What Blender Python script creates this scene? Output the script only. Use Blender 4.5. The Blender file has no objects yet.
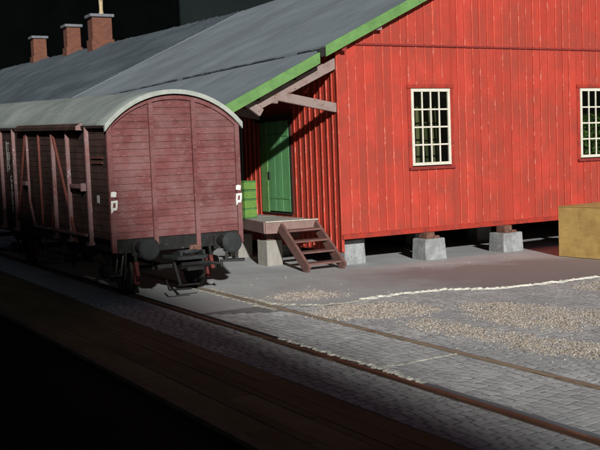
import bpy, math, random
import numpy as np
from mathutils import Vector, Matrix
random.seed(7)
S = bpy.context.scene
C = S.collection

# ------------------------------------------------------------------ camera
YAW, PITCH, ROLL = -0.5245, 0.0761, -0.0378
cd = bpy.data.cameras.new('camera'); cam = bpy.data.objects.new('camera', cd); C.objects.link(cam)
F = Vector((-math.sin(YAW)*math.cos(PITCH), math.cos(YAW)*math.cos(PITCH), -math.sin(PITCH)))
Rt = Vector((math.cos(YAW), math.sin(YAW), 0)); U = Rt.cross(F)
Rr = math.cos(ROLL)*Rt + math.sin(ROLL)*U; Ur = -math.sin(ROLL)*Rt + math.cos(ROLL)*U
M = Matrix((Rr, Ur, -F)).transposed().to_4x4(); M.translation = Vector((-7.5204, -17.8012, 2.8046))
cam.matrix_world = M
cd.sensor_width = 36; cd.lens = 964.4*36/600; cd.clip_start = .05; cd.clip_end = 600
S.camera = cam
cd.dof.use_dof = True; cd.dof.focus_distance = 23.0; cd.dof.aperture_fstop = 2.6

# ------------------------------------------------------------------ light
SA, SB = 0.36, 0.38                       # sun travels along (SA, 1, -SB)
sun_dir = Vector((SA, 1, -SB)).normalized()
elev = math.asin(-sun_dir.z); az = math.atan2(-sun_dir.x, -sun_dir.y)
w = bpy.data.worlds.new('World'); S.world = w; w.use_nodes = True
nt = w.node_tree; bg = nt.nodes['Background']
sky = nt.nodes.new('ShaderNodeTexSky'); sky.sky_type = 'NISHITA'; sky.sun_disc = False
sky.sun_elevation = elev; sky.sun_rotation = az
nt.links.new(sky.outputs[0], bg.inputs[0]); bg.inputs[1].default_value = 0.010
sl = bpy.data.lights.new('sun', 'SUN'); sl.energy = 4.0; sl.angle = math.radians(1.4); sl.color = (1.0, .98, .955)
so = bpy.data.objects.new('sun', sl); C.objects.link(so)
so.rotation_euler = sun_dir.to_track_quat('-Z', 'Y').to_euler(); so.location = (-10, -40, 20)
vs = S.view_settings
vs.view_transform = 'Standard'; vs.look = 'None'; vs.gamma = 1; vs.exposure = 0; vs.use_curve_mapping = False

# ------------------------------------------------------------------ materials
def mat(name, base, rough=.8, var=.25, scale=3., stretch=(1, 1, 1), wear=None, wear_amt=.0, wear_scale=12., wear_stretch=(1, 1, 1),
        bump=.15, bscale=40., island=.0, dirt=None, dirt_amt=0., dirt_scale=1.2, metal=0., spec=.3, bdist=.01):
    m = bpy.data.materials.new(name); m.use_nodes = True; n = m.node_tree.nodes; L = m.node_tree.links
    P = n['Principled BSDF']; P.inputs['Roughness'].default_value = rough; P.inputs['Metallic'].default_value = metal
    P.inputs['Specular IOR Level'].default_value = spec
    tc = n.new('ShaderNodeTexCoord')
    def noise(sc, st, det=6, rg=.6):
        mp = n.new('ShaderNodeMapping'); mp.inputs['Scale'].default_value = st
        L.new(tc.outputs['Object'], mp.inputs[0])
        t = n.new('ShaderNodeTexNoise'); t.inputs['Scale'].default_value = sc; t.inputs['Detail'].default_value = det
        t.inputs['Roughness'].default_value = rg; L.new(mp.outputs[0], t.inputs[0]); return t
    def mr(src, a, b, c, d):
        r = n.new('ShaderNodeMapRange'); L.new(src, r.inputs[0])
        for i, v in enumerate((a, b, c, d)): r.inputs[i+1].default_value = v
        return r.outputs[0]
    v = mr(noise(scale, stretch).outputs[0], .3, .7, 1-var, 1+var)
    if island:
        g = n.new('ShaderNodeNewGeometry')
        i2 = mr(g.outputs['Random Per Island'], 0, 1, 1-island, 1+island)
        mu = n.new('ShaderNodeMath'); mu.operation = 'MULTIPLY'; L.new(v, mu.inputs[0]); L.new(i2, mu.inputs[1]); v = mu.outputs[0]
    vm = n.new('ShaderNodeVectorMath'); vm.operation = 'SCALE'; vm.inputs[0].default_value = base[:3]; L.new(v, vm.inputs['Scale'])
    col = vm.outputs[0]
    def mix(col, fac, c2):
        x = n.new('ShaderNodeMix'); x.data_type = 'RGBA'; L.new(fac, x.inputs[0]); L.new(col, x.inputs[6])
        x.inputs[7].default_value = (*c2, 1); return x.outputs[2]
    if dirt: col = mix(col, mr(noise(dirt_scale, (1, 1, 1), 8, .65).outputs[0], .62-dirt_amt*.35, .78-dirt_amt*.3, 0, .85), dirt)
    if wear: col = mix(col, mr(noise(wear_scale, wear_stretch, 5, .7).outputs[0], .72-wear_amt*.3, .76-wear_amt*.28, 0, .85), wear)
    L.new(col, P.inputs['Base Color'])
    if bump:
        b = n.new('ShaderNodeBump'); b.inputs['Strength'].default_value = bump; b.inputs['Distance'].default_value = bdist
        L.new(noise(bscale, stretch, 6).outputs[0], b.inputs['Height']); L.new(b.outputs[0], P.inputs['Normal'])
    return m

RED = (.52, .060, .038)
m_red = mat('red_boards', RED, .62, .14, 2.2, (1, 1, .35), (.66, .20, .15), .26, 9, (5, 5, .35), .4, 30, .12, (.36, .062, .040), .62, 1.0)
m_redbat = mat('red_battens', (.60, .085, .05), .5, .18, 3, (1, 1, .5), (.72, .27, .21), .52, 7, (3, 3, .7), .4, 40, .10)
m_redtrim = mat('red_trim', (.50, .050, .029), .55, .15, 3, (1, 1, 1), (.75, .35, .30), .22, 14, (1, 1, 2), .3, 40, 0, (.25, .04, .03), .6, 3)
m_dred = mat('dark_red_trim', (.26, .035, .03), .7, .2, 5, (1, 1, 1), (.5, .2, .17), .25, 16)
m_wag = mat('wagon_end_paint', (.190, .062, .060), .75, .2, 2.5, (1, 1, 2), (.34, .215, .205), .40, 9, (1, 1, 5), .5, 35, .14, (.255, .130, .125), .55, 1.6)
m_wagside = mat('wagon_side_shaded_paint', (.095, .052, .042), .8, .3, 3, (1, 1, 2), (.17, .115, .095), .3, 7, (1, 1, 4), .6, 35, .18, (.04, .025, .02), .6, 1.3)  # browner than the faded end; shade of the weakly lit side painted in
m_wagrib = mat('wagon_rib_paint', (.33, .20, .195), .6, .2, 4, (1, 1, 1), (.60, .46, .47), .45, 8, (1, 1, .6), .3, 50, .06, (.24, .08, .06), .4, 2)
m_wagbrace = mat('wagon_brace_paint', (.19, .06, .045), .7, .2, 4, (1, 1, 1), (.34, .18, .16), .25, 12)
m_wroof = mat('wagon_roof_felt', (.32, .355, .335), .85, .16, 1.3, (1, 1, 1), (.40, .44, .41), .35, 3, (3, .3, 1), .4, 60, 0, (.21, .245, .23), .55, .6)
m_wtrim = mat('wagon_roof_edge', (.42, .45, .40), .7, .18, 5, (1, 1, 1), (.30, .31, .26), .3, 12)
m_iron = mat('black_iron', (.022, .022, .021), .55, .4, 6, (1, 1, 1), (.10, .07, .05), .22, 14, (1, 1, 1), .5, 60)
m_ironred = mat('red_oxide_iron', (.15, .035, .03), .7, .25, 8, (1, 1, 1), (.05, .03, .03), .3, 16)
m_headst = mat('headstock_black', (.02, .02, .019), .6, .4, 6, (1, 1, 1), (.13, .12, .11), .35, 9, (1, 1, 1), .6, 40)
m_buf = mat('buffer_iron', (.035, .04, .04), .5, .3, 6, (1, 1, 1), (.09, .09, .085), .3, 12)
m_green = mat('green_door_paint', (.15, .40, .16), .55, .15, 3, (1, 1, .3), (.30, .52, .28), .45, 8, (4, 4, .4), .5, 35, .12)
m_barge = mat('green_barge_paint', (.15, .31, .095), .6, .18, 3, (1, 1, 1), (.10, .20, .07), .45, 5, (1, 3, 3), .5, 35)
m_lgreen = mat('lime_green_paint', (.15, .29, .06), .6, .2, 6, (1, 1, 1), (.10, .24, .09), .5, 7, (1, 1, 2))
m_dgreen = mat('dark_green_band', (.07, .20, .06), .7, .2, 6)
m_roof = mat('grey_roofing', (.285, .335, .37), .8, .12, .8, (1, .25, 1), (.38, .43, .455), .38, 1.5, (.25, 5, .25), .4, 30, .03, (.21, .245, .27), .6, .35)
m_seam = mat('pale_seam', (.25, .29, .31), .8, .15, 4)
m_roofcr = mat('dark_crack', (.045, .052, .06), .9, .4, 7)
m_slate = mat('slate_roofing', (.125, .158, .18), .8, .2, .7, (1, .3, 1), (.24, .28, .31), .30, 7, (1, 1, 1), .3, 20, .18, (.075, .098, .115), .6, .35)  # real slates, with light falloff towards the rear put into their darker tone
m_wood = mat('weathered_pinkish_timber', (.36, .28, .255), .85, .2, 3, (1, 1, 1), (.17, .08, .06), .42, 5, (2, 2, 2), .5, 30, .06, (.25, .17, .15), .5, 3)
m_deck = mat('grey_deck_planks', (.33, .315, .29), .85, .2, 4, (.4, 1, 1), (.46, .44, .40), .3, 8, (1, 5, 1), .5, 40, .12)
m_dedge = mat('brown_deck_edge', (.29, .19, .165), .8, .2, 4, (1, 1, 1), (.42, .30, .27), .3, 9)
m_step = mat('brown_step_timber', (.20, .105, .088), .75, .2, 5, (1, 1, 1), (.34, .2, .17), .35, 10, (1, 1, 1), .4, 40, .08)
m_conc = mat('pale_concrete', (.40, .42, .42), .9, .22, 5, (1, 1, 1), (.22, .19, .17), .35, 9, (1, 1, 1), 1., 25, .05, (.25, .26, .26), .5, 4, bdist=.03)
m_conc2 = mat('beige_stone', (.35, .33, .29), .9, .2, 6, (1, 1, .3), (.46, .46, .43), .4, 8, (3, 3, .7), .8, 25, 0, bdist=.02)
m_rust = mat('rusty_stone_pad', (.17, .085, .06), .9, .35, 12, (1, 1, 1), (.33, .3, .28), .35, 14)
m_ochre = mat('ochre_painted_wood', (.60, .42, .14), .75, .14, 3, (1, 1, 3), (.66, .50, .22), .35, 5, (1, .4, 6), .5, 30, .05, (.42, .27, .09), .45, 2)
m_white = mat('white_window_paint', (.74, .71, .59), .6, .10, 10, (1, 1, 1), (.42, .33, .25), .30, 22)
m_brick = None
m_cap = mat('grey_chimney_cap', (.19, .20, .22), .85, .2, 4)
m_pot = mat('clay_pot', (.50, .40, .24), .7, .25, 6)
m_cob = mat('cobble_stone', (.55, .56, .55), .78, .16, 1.2, (1, 1, 1), (.66, .68, .68), .25, 3, (1, 1, 1), .5, 45, .17, (.43, .45, .455), .5, .5, bdist=.005, spec=.4)
m_joint = mat('cobble_joint_grit', (.235, .235, .235), .95, .25, 6)
m_asph = mat('grey_yard_surface', (.51, .535, .525), .9, .12, .8, (1, 1, 1), (.62, .62, .60), .25, 5, (1, 1, 1), .35, 25, 0, (.41, .41, .41), .6, .35, bdist=.006)
m_purp = mat('purplish_brown_tar', (.31, .265, .26), .85, .12, .9, (1, 1, 1), (.40, .36, .35), .25, 4, (1, 1, 1), .3, 25, 0, (.25, .215, .21), .5, .6)
m_plas = mat('torn_plaster', (.80, .78, .68), .9, .14, 6, (1, 1, 1), (.45, .43, .36), .35, 9, (1, 1, 1), 1., 30, bdist=.03)
m_plasg = mat('greyish_plaster_filling', (.50, .48, .40), .9, .3, 5, (1, 1, 1), (.25, .25, .23), .5, 6, (1, 1, 1), 1., 30, bdist=.02)
m_grav = mat('tan_gravel', (.37, .31, .25), .85, .1, 5, island=.55, bump=.2)
m_grav2 = mat('white_gravel', (.52, .49, .43), .85, .1, 5, island=.3, bump=.2)
m_rail = mat('rusty_rail', (.16, .088, .058), .5, .3, 8, (1, .15, 1), (.38, .22, .14), .4, 6, (2, .2, 2), .3, 50, metal=.2)
m_rail2 = mat('worn_rail', (.36, .29, .21), .55, .25, 8, (1, .15, 1), (.18, .09, .06), .5, 3, (2, .2, 2), .3, 50, metal=.1)
m_groove = mat('rail_groove', (.022, .026, .03), .7, .3, 6)
m_grooveg = mat('grey_guard_rail', (.17, .20, .22), .6, .2, 4, (1, .3, 1))
m_plank = mat('dark_stained_planks', (.20, .16, .08), .8, .3, 2, (1, .2, 1), (.30, .23, .12), .35, 6, (4, .3, 1), .5, 30, .2)
m_blackcloth = mat('black_cloth', (.0018, .0021, .0022), 1., .3, .3, bump=0, spec=0.)
m_greyboard = mat('charcoal_board', (.013, .0175, .0175), 1., .2, .1, bump=0, spec=0.)
m_table = mat('black_table_cover', (.012, .013, .012), .95, .3, .6, bump=.2, spec=.1)
m_dark = mat('dark_timber', (.035, .022, .018), .9, .3, 4)
m_grdoor = mat('blue_grey_boards', (.30, .335, .38), .75, .15, 3, (1, 1, .4), island=.1)
m_letter = mat('faded_white_lettering', (.66, .66, .60), .8, .2, 20, (1, 1, 1), (.2, .15, .12), .25, 22)
m_mark = mat('white_paint_mark', (.86, .86, .80), .6, .06, 20, (1, 1, 1), (.6, .5, .45), .2, 25)
m_blocker = mat('dark_blocker_boards', (.05, .045, .04), .9, .2, 3, island=.2)

def stain(m, colr):
    n = m.node_tree.nodes; L = m.node_tree.links; P = n['Principled BSDF']; src = P.inputs['Base Color'].links[0].from_socket
    tc = n.new('ShaderNodeTexCoord'); sp = n.new('ShaderNodeSeparateXYZ'); no = n.new('ShaderNodeTexNoise'); no.inputs['Scale'].default_value = 1.1; no.inputs['Detail'].default_value = 7
    L.new(tc.outputs['Object'], sp.inputs[0]); L.new(tc.outputs['Object'], no.inputs[0])
    def mth(op, a, b):
        x = n.new('ShaderNodeMath'); x.operation = op
        for i, v in enumerate((a, b)):
            if isinstance(v, (int, float)): x.inputs[i].default_value = v
            else: L.new(v, x.inputs[i])
        return x.outputs[0]
    def mr(v, a, b):
        q = n.new('ShaderNodeMapRange'); L.new(v, q.inputs[0]); q.inputs[1].default_value = a; q.inputs[2].default_value = b; return q.outputs[0]
    wob = mth('MULTIPLY', mth('SUBTRACT', no.outputs[0], .5), 2.2)
    yy = mth('ADD', mth('ADD', sp.outputs[1], mth('MULTIPLY', sp.outputs[0], .22)), wob)      # y + .22 x
    xx = mth('ADD', sp.outputs[0], wob)
    f = mth('MULTIPLY', mr(yy, 1.75, .85), mr(xx, 3.6, 5.4)); f = mth('MULTIPLY', f, .92)
    x = n.new('ShaderNodeMix'); x.data_type = 'RGBA'; L.new(f, x.inputs[0]); L.new(src, x.inputs[6]); x.inputs[7].default_value = (*colr, 1); L.new(x.outputs[2], P.inputs['Base Color'])
stain(m_asph, (.30, .255, .245))

m_olive = mat('olive_board', (.18, .18, .09), .8, .4, 3, (2, 2, .5)); m_rustb = mat('brown_board', (.36, .29, .18), .8, .4, 3, (2, 2, .5))
def brick_mat():
    m = bpy.data.materials.new('orange_brick'); m.use_nodes = True; n = m.node_tree.nodes; L = m.node_tree.links
    P = n['Principled BSDF']; P.inputs['Roughness'].default_value = .9
    tc = n.new('ShaderNodeTexCoord'); sp = n.new('ShaderNodeSeparateXYZ'); L.new(tc.outputs['Object'], sp.inputs[0])
    ad = n.new('ShaderNodeMath'); ad.operation = 'ADD'; L.new(sp.outputs[0], ad.inputs[0]); L.new(sp.outputs[1], ad.inputs[1])
    cb = n.new('ShaderNodeCombineXYZ'); L.new(ad.outputs[0], cb.inputs[0]); L.new(sp.outputs[2], cb.inputs[1])
    b = n.new('ShaderNodeTexBrick'); b.inputs['Scale'].default_value = 1; b.inputs['Brick Width'].default_value = .3
    b.inputs['Row Height'].default_value = .13; b.inputs['Mortar Size'].default_value = .018
    b.inputs['Color1'].default_value = (.24, .075, .035, 1); b.inputs['Color2'].default_value = (.17, .05, .028, 1); b.inputs['Mortar'].default_value = (.11, .075, .06, 1)
    L.new(cb.outputs[0], b.inputs[0]); L.new(b.outputs[0], P.inputs['Base Color']); return m
m_brick = brick_mat()

def glass_mat():
    m = bpy.data.materials.new('old_window_glass'); m.use_nodes = True; n = m.node_tree.nodes; L = m.node_tree.links
    n.remove(n['Principled BSDF']); o = n['Material Output']
    t = n.new('ShaderNodeBsdfTransparent'); t.inputs[0].default_value = (.72, .78, .72, 1)
    g = n.new('ShaderNodeBsdfGlossy'); g.inputs[1].default_value = .12
    no = n.new('ShaderNodeTexNoise'); no.inputs['Scale'].default_value = 3; bp = n.new('ShaderNodeBump'); bp.inputs['Strength'].default_value = .3
    L.new(no.outputs[0], bp.inputs['Height']); L.new(bp.outputs[0], g.inputs['Normal'])
    x = n.new('ShaderNodeMixShader'); x.inputs[0].default_value = .07
    L.new(t.outputs[0], x.inputs[1]); L.new(g.outputs[0], x.inputs[2]); L.new(x.outputs[0], o.inputs[0]); return m
m_glass = glass_mat()

# ------------------------------------------------------------------ mesh helpers
class MB:
    def __init__(s): s.v = []; s.f = []
    def add(s, vs, fs):
        k = len(s.v); s.v += [tuple(map(float, p)) for p in vs]; s.f += [tuple(i+k for i in f) for f in fs]; return s
    def hexa(s, b, t):                       # bottom 4 (ccw), top 4 (ccw)
        return s.add(list(b)+list(t), [(3, 2, 1, 0), (4, 5, 6, 7), (0, 1, 5, 4), (1, 2, 6, 5), (2, 3, 7, 6), (3, 0, 4, 7)])
    def box(s, x0, x1, y0, y1, z0, z1):
        return s.hexa([(x0, y0, z0), (x1, y0, z0), (x1, y1, z0), (x0, y1, z0)], [(x0, y0, z1), (x1, y0, z1), (x1, y1, z1), (x0, y1, z1)])
    def beam(s, p, q, wdt, hgt, up=(0, 0, 1)):
        p, q = Vector(p), Vector(q); d = (q-p).normalized(); u = Vector(up); sd = d.cross(u).normalized(); u = sd.cross(d)
        a, b = sd*wdt/2, u*hgt/2
        return s.hexa([p-a-b, p+a-b, q+a-b, q-a-b], [p-a+b, p+a+b, q+a+b, q-a+b])
    def tube(s, p, q, r, r2=None, n=16):
        p, q = Vector(p), Vector(q); r2 = r if r2 is None else r2
        d = (q-p).normalized(); a = d.orthogonal().normalized(); b = d.cross(a); k = len(s.v)
        for c, rr in ((p, r), (q, r2)):
            for i in range(n):
                t = 2*math.pi*i/n; s.v.append(tuple(c+a*rr*math.cos(t)+b*rr*math.sin(t)))
        for i in range(n): s.f.append((k+i, k+(i+1) % n, k+n+(i+1) % n, k+n+i))
        s.f.append(tuple(k+n-1-i for i in range(n))); s.f.append(tuple(k+n+i for i in range(n))); return s
    def lathe(s, c, axis, prof, n=24):       # prof: (dist along axis, radius)
        c = Vector(c); d = Vector(axis).normalized(); a = d.orthogonal().normalized(); b = d.cross(a); k = len(s.v)
        for h, r in prof:
            for i in range(n):
                t = 2*math.pi*i/n; s.v.append(tuple(c+d*h+a*r*math.cos(t)+b*r*math.sin(t)))
        m = len(prof)
        for j in range(m-1):
            for i in range(n): s.f.append((k+j*n+i, k+j*n+(i+1) % n, k+(j+1)*n+(i+1) % n, k+(j+1)*n+i))
        s.f.append(tuple(k+n-1-i for i in range(n))); s.f.append(tuple(k+(m-1)*n+i for i in range(n))); return s
    def prism(s, poly, p0, ex, ey, ez):      # polygon (a,b) in plane ex,ey extruded by vector ez
        p0, ex, ey, ez = Vector(p0), Vector(ex), Vector(ey), Vector(ez); n = len(poly)
        A = [p0+ex*a+ey*b for a, b in poly]
        return s.add(A+[p+ez for p in A], [tuple(range(n-1, -1, -1)), tuple(range(n, 2*n))]+[(i, (i+1) % n, n+(i+1) % n, n+i) for i in range(n)])
    def build(s, name, m, parent=None, bevel=0, smooth=False):
        me = bpy.data.meshes.new(name); me.from_pydata(s.v, [], s.f); me.materials.append(m)
        o = bpy.data.objects.new(name, me); C.objects.link(o)
        if parent: o.parent = parent
        import bmesh
        bm = bmesh.new(); bm.from_mesh(me); bmesh.ops.recalc_face_normals(bm, faces=bm.faces); bm.to_mesh(me); bm.free()
        if bevel:
            b = o.modifiers.new('b', 'BEVEL'); b.width = bevel; b.segments = 2; b.limit_method = 'ANGLE'
        if smooth:
            for p in me.polygons: p.use_smooth = True
            me.set_sharp_from_angle(angle=math.radians(35))
        return o
def tag(o, label=None, cat=None, group=None, kind=None):
    if label: o['label'] = label
    if cat: o['category'] = cat
    if group: o['group'] = group
    if kind: o['kind'] = kind
    return o
def thing(name, loc, label, cat, group=None, rz=0):
    o = bpy.data.objects.new(name, None); C.objects.link(o); o.location = loc; o.rotation_euler = (0, 0, rz)
    return tag(o, label, cat, group)
def struct(o): o['kind'] = 'structure'; return o
rj = lambda a: random.uniform(-a, a)

# ================================================================== GROUND
GZ = -.03
struct(MB().box(-160, 160, -120, 140, -.75, -.045).build('ground', m_table))
EDGE = -3.42
struct(MB().box(EDGE, 60, -60, 95, -.0449, GZ).build('street_bed', m_joint))
# yard: smooth grey sheet beyond the cobbles
def sheet(name, pts, z, m, thick=.02):
    return MB().prism(pts, (0, 0, z-thick), (1, 0, 0), (0, 1, 0), (0, 0, thick)).build(name, m)
JX = [.86, 1.6, 3.3, 4.2, 4.8, 5.5, 7.6, 14, 60]; JY = [-2.5, -3.0, -2.85, -3.0, -3.5, -3.72, -3.85, -4.4, -7]
def jline(x): return float(np.interp(x, JX, JY))      # the plaster joint line across the yard
yard = [(.86, jline(.86))]+[(x, jline(x)+rj(.04)) for x in np.arange(1.2, 60, .6)]+[(60, 94), (.86, 94)]
struct(sheet('yard', yard, 0, m_asph, .025))
struct(sheet('track_infill', [(-.60, -2.2), (.68, -2.9), (.68, 94), (-.60, 94)], -.004, m_asph, .02))
struct(sheet('track_side_strip', [(-1.75, 1.2), (-.86, .9), (-.86, 94), (-1.75, 94)], -.004, m_asph, .02))
# purplish tar apron in front of the gable
# cobbles ---------------------------------------------------------------
def cobbles(name, regions, m, seed=1):
    rng = np.random.default_rng(seed); V = []; Fc = []
    for x0, x1, y0, y1, yfun, sx, sy in regions:
        y = y0; row = 0
        while y < y1:
            h = sy*rng.uniform(.9, 1.1); x = x0 + (sx*.5 if row % 2 else 0)*rng.uniform(.7, 1.3) - sx*.5
            while x < x1:
                wd = sx*rng.uniform(.75, 1.25)
                a, b = max(x, x0), min(x+wd, x1)
                yw = .07*math.sin(x*2.6+.4)+.02*math.sin(x*5.1+y*1.3)
                yc = y+yw
                if b-a > .03 and (yfun is None or yfun((a+b)/2, yc+h)):
                    g = .0085; zt = .0009+abs(rng.normal(0, .0006)); tl = rng.normal(0, .0010, 4)
                    q = [(a+g, yc+g), (b-g, yc+g), (b-g, yc+h-g), (a+g, yc+h-g)]
                    q = [(p[0]+rng.uniform(-.010, .010), p[1]+rng.uniform(-.008, .008)) for p in q]
                    cx, cy = (a+b)/2, yc+h/2; k = len(V)
                    for p in q: V.append((p[0], p[1], -.010))
                    for p in q: V.append((p[0]*.97+cx*.03, p[1]*.97+cy*.03, zt-.0012))
                    for p, t in zip(q, tl): V.append((p[0]*.88+cx*.12, p[1]*.90+cy*.10, zt+t*.5))
                    for i in range(4):
                        j = (i+1) % 4
                        Fc.append((k+i, k+j, k+4+j, k+4+i)); Fc.append((k+4+i, k+4+j, k+8+j, k+8+i))
                    Fc.append((k+8, k+9, k+10, k+11))
                x += wd
            y += h; row += 1
    me = bpy.data.meshes.new(name); me.from_pydata(V, [], Fc); me.materials.append(m)
    o = bpy.data.objects.new(name, me); C.objects.link(o); return struct(o)
cobbles('cobbled_street', [
    (.84, 9, -15, -2.4, lambda x, y: y < jline(x)+.02, .145, .165),
    (-.60, .68, -15, -2.3, lambda x, y: y < -2.25-.55*(x+.6)-.05, .145, .165),
    (-1.84, -.85, -16, 1.1, None, .145, .165)], m_cob)
struct(MB().box(-.60, .68, -60, -2.2, -.029, -.0012).build('cobble_bed', m_joint)); struct(MB().box(.84, 9, -60, -2.4, -.029, -.0012).build('cobble_bed', m_joint)); struct(MB().box(-1.84, -.85, -16, 1.1, -.029, -.0012).build('cobble_bed', m_joint))
struct(MB().box(9, 60, -40, -5.5, -.03, -.008).build('far_cobbles', m_cob))
struct(MB().box(-1.84, 9, -60, -16.02, -.03, -.008).build('near_cobbles', m_cob))

# dark planked strip along the street edge
mb = MB(); x = EDGE+.09
for wd in (.36, .13, .34, .12, .24, .32):
    y = -60
    while y < 94:
        ln = random.uniform(2.2, 3.4); mb.box(x+.006, x+wd-.006, y+.006, y+ln-.006, -.03, -.004+rj(.003)); y += ln
    x += wd
struct(mb.build('plank_strip', m_plank))
struct(MB().box(EDGE-.03, EDGE+.085, -60, 94, -.044, .012).build('edge_kerb', mat('pale_edge_board', (.16, .13, .085), .7, .3, 3)))

# rails -------------------------------------------------------------------
def rail(name, x, m, lab):
    t = thing(name, (x, 0, 0), lab, 'rail', 'rails of the yard track')
    mb = MB(); y = -60.
    while y < 90: mb.box(-.036, .036, y, y+14.97, -.029, .014); y += 15
    mb.build('rail_head', m, t, .006)
    return t
ra = rail('rail', -.7525, m_rail, 'rusty brown near rail running under the left wheels of the wagon')
MB().box(.045, .075, -60, 90, -.029, -.012).build('groove', m_groove, ra)
MB().box(.079, .150, -60, -8.72, -.029, .004).build('guard_rail', m_grooveg, ra)
mb = MB(); mb.box(.079, .150, -5.1, 90, -.029, .003); mb.build('guard_rail', m_groove, ra)
rb = rail('rail', .7525, m_rail2, 'worn beige and brown far rail between cobbles and gravel patches')
MB().box(-.078, -.042, -60, 90, -.029, -.014).build('groove', m_groove, rb)

# torn plaster -----------------------------------------------------------
def ragged(name, pts, wfun, m, z=.0, hgt=.03, seed=3, step=.05):
    rng = random.Random(seed); V = []; Fc = []; n = 0; segs = []
    for (x0, y0), (x1, y1) in zip(pts, pts[1:]):
        L = math.hypot(x1-x0, y1-y0); k = max(1, int(L/step))
        for i in range(k): segs.append((x0+(x1-x0)*i/k, y0+(y1-y0)*i/k))
    segs.append(pts[-1]); N = len(segs)
    for i, (x, y) in enumerate(segs):
        a = segs[max(0, i-1)]; b = segs[min(N-1, i+1)]; d = Vector((b[0]-a[0], b[1]-a[1])).normalized(); nn = Vector((-d.y, d.x))
        q = .8+.5*math.sin(i*.9+seed)+.35*math.sin(i*2.3+seed*2); wl = wfun(i/N)*rng.uniform(.3, 1.5)*max(.15, q); wr = wfun(i/N)*rng.uniform(.3, 1.6)*max(.15, 1.5-q); sh = rng.uniform(-.02, .02)
        for o_, h in ((-wl, -.002), (-wl*.6, hgt*rng.uniform(.2, .9)), (0, hgt*rng.uniform(.2, 1.1)), (wr*.55, hgt*rng.uniform(.2, 1)), (wr, -.002)):
            V.append((x+nn.x*(o_+sh), y+nn.y*(o_+sh), z+h))
    for i in range(N-1):
        for j in range(4): k = i*5+j; Fc.append((k, k+1, k+6, k+5))
    me = bpy.data.meshes.new(name); me.from_pydata(V, [], Fc); me.materials.append(m)
    o = bpy.data.objects.new(name, me); C.objects.link(o); return o
J = lambda x, d=0: (x, jline(x)+d)
for x0, x1, wd, sd in ((2.3, 3.38, .06, 3), (3.36, 4.25, .095, 4), (4.22, 5.7, .05, 5), (5.65, 7.4, .065, 6), (7.35, 14, .055, 7)):
    xs_ = np.linspace(x0, x1, 7); struct(ragged('plaster_ridge', [J(x, rj(.03)) for x in xs_], lambda t: .022+1.55*wd*abs(math.sin(t*9+sd))*math.sin(math.pi*min(1, t+.04)), m_plas, 0, .04, sd))
o = ragged('plaster_filler', [(.86, -1.9), (.98, -2.35), (1.5, -2.9), (2.0, -3.0), (2.55, jline(2.55))], lambda t: .13-.09*t, m_plasg, 0, .02, 5); struct(o)
o = ragged('plaster_filler', [(.60, 1.0), (.61, -1.2), (.60, -2.9)], lambda t: .02+.05*t, m_plasg, 0, .015, 15); struct(o)
o = ragged('plaster_filler', [(.90, .6), (.91, -1.2), (.96, -2.5)], lambda t: .03+.04*t, m_plasg, 0, .012, 16); struct(o)
o = ragged('plaster_filler', [(-.63, -5.1), (-.62, -6.4), (-.60, -7.6), (-.64, -8.75)], lambda t: .025+.05*t, m_plas, -.004, .02, 6); struct(o)
o = ragged('plaster_filler', [(-.6, -7.72), (-.1, -7.74), (.35, -7.72), (.68, -7.68)], lambda t: .045-.02*t, m_plasg, 0, .015, 7); struct(o)
o = ragged('plaster_filler', [(-.85, -3.6), (-.86, -5.0)], lambda t: .008, m_plasg, 0, .01, 8); struct(o)

# gravel --------------------------------------------------------------------
def pip(x, y, poly):
    c = False; j = len(poly)-1
    for i in range(len(poly)):
        if (poly[i][1] > y) != (poly[j][1] > y) and x < (poly[j][0]-poly[i][0])*(y-poly[i][1])/(poly[j][1]-poly[i][1])+poly[i][0]: c = not c
        j = i
    return c
def blobline(pts, wd):                      # patch = everything within wd(t) of a polyline
    return pts, wd
A_ = [(1.29, -1.38), (1.88, -1.05), (2.39, -1.37), (2.54, -2.06), (2.05, -2.29), (1.5, -2.1), (1.22, -1.82)]
B_ = [(1.01, -3.46), (1.62, -3.16), (2.27, -3.32), (2.73, -3.91), (2.79, -4.7), (2.29, -4.92), (1.51, -4.73), (0.96, -4.35), (0.81, -3.96)]
C_ = [(3.33, -4.63), (3.7, -4.68), (4.17, -5.12), (4.21, -5.89), (4.51, -6.71), (4.65, -7.1), (3.73, -7.9), (3.65, -7.5), (3.63, -6.9), (3.08, -7.64), (2.94, -7.31), (2.73, -6.9), (2.62, -6.34), (2.78, -5.76)]
D_ = [(1.62, -5.28), (1.92, -5.27), (2.09, -5.58), (2.08, -6.09), (2.08, -6.64), (2.19, -7.1), (2.19, -7.59), (2.35, -7.96), (2.54, -8.52), (2.63, -8.89), (2.01, -9.43), (1.91, -9.09), (1.76, -8.78), (1.61, -8.44), (1.56, -8.12), (1.59, -7.7), (1.66, -7.13), (1.53, -6.52), (1.44, -5.9)]
E_ = [(6.26, -4.47), (7.2, -4.24), (7.7, -4.55), (6.58, -5.52), (6.3, -5.06), (6.04, -4.81)]
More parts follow.
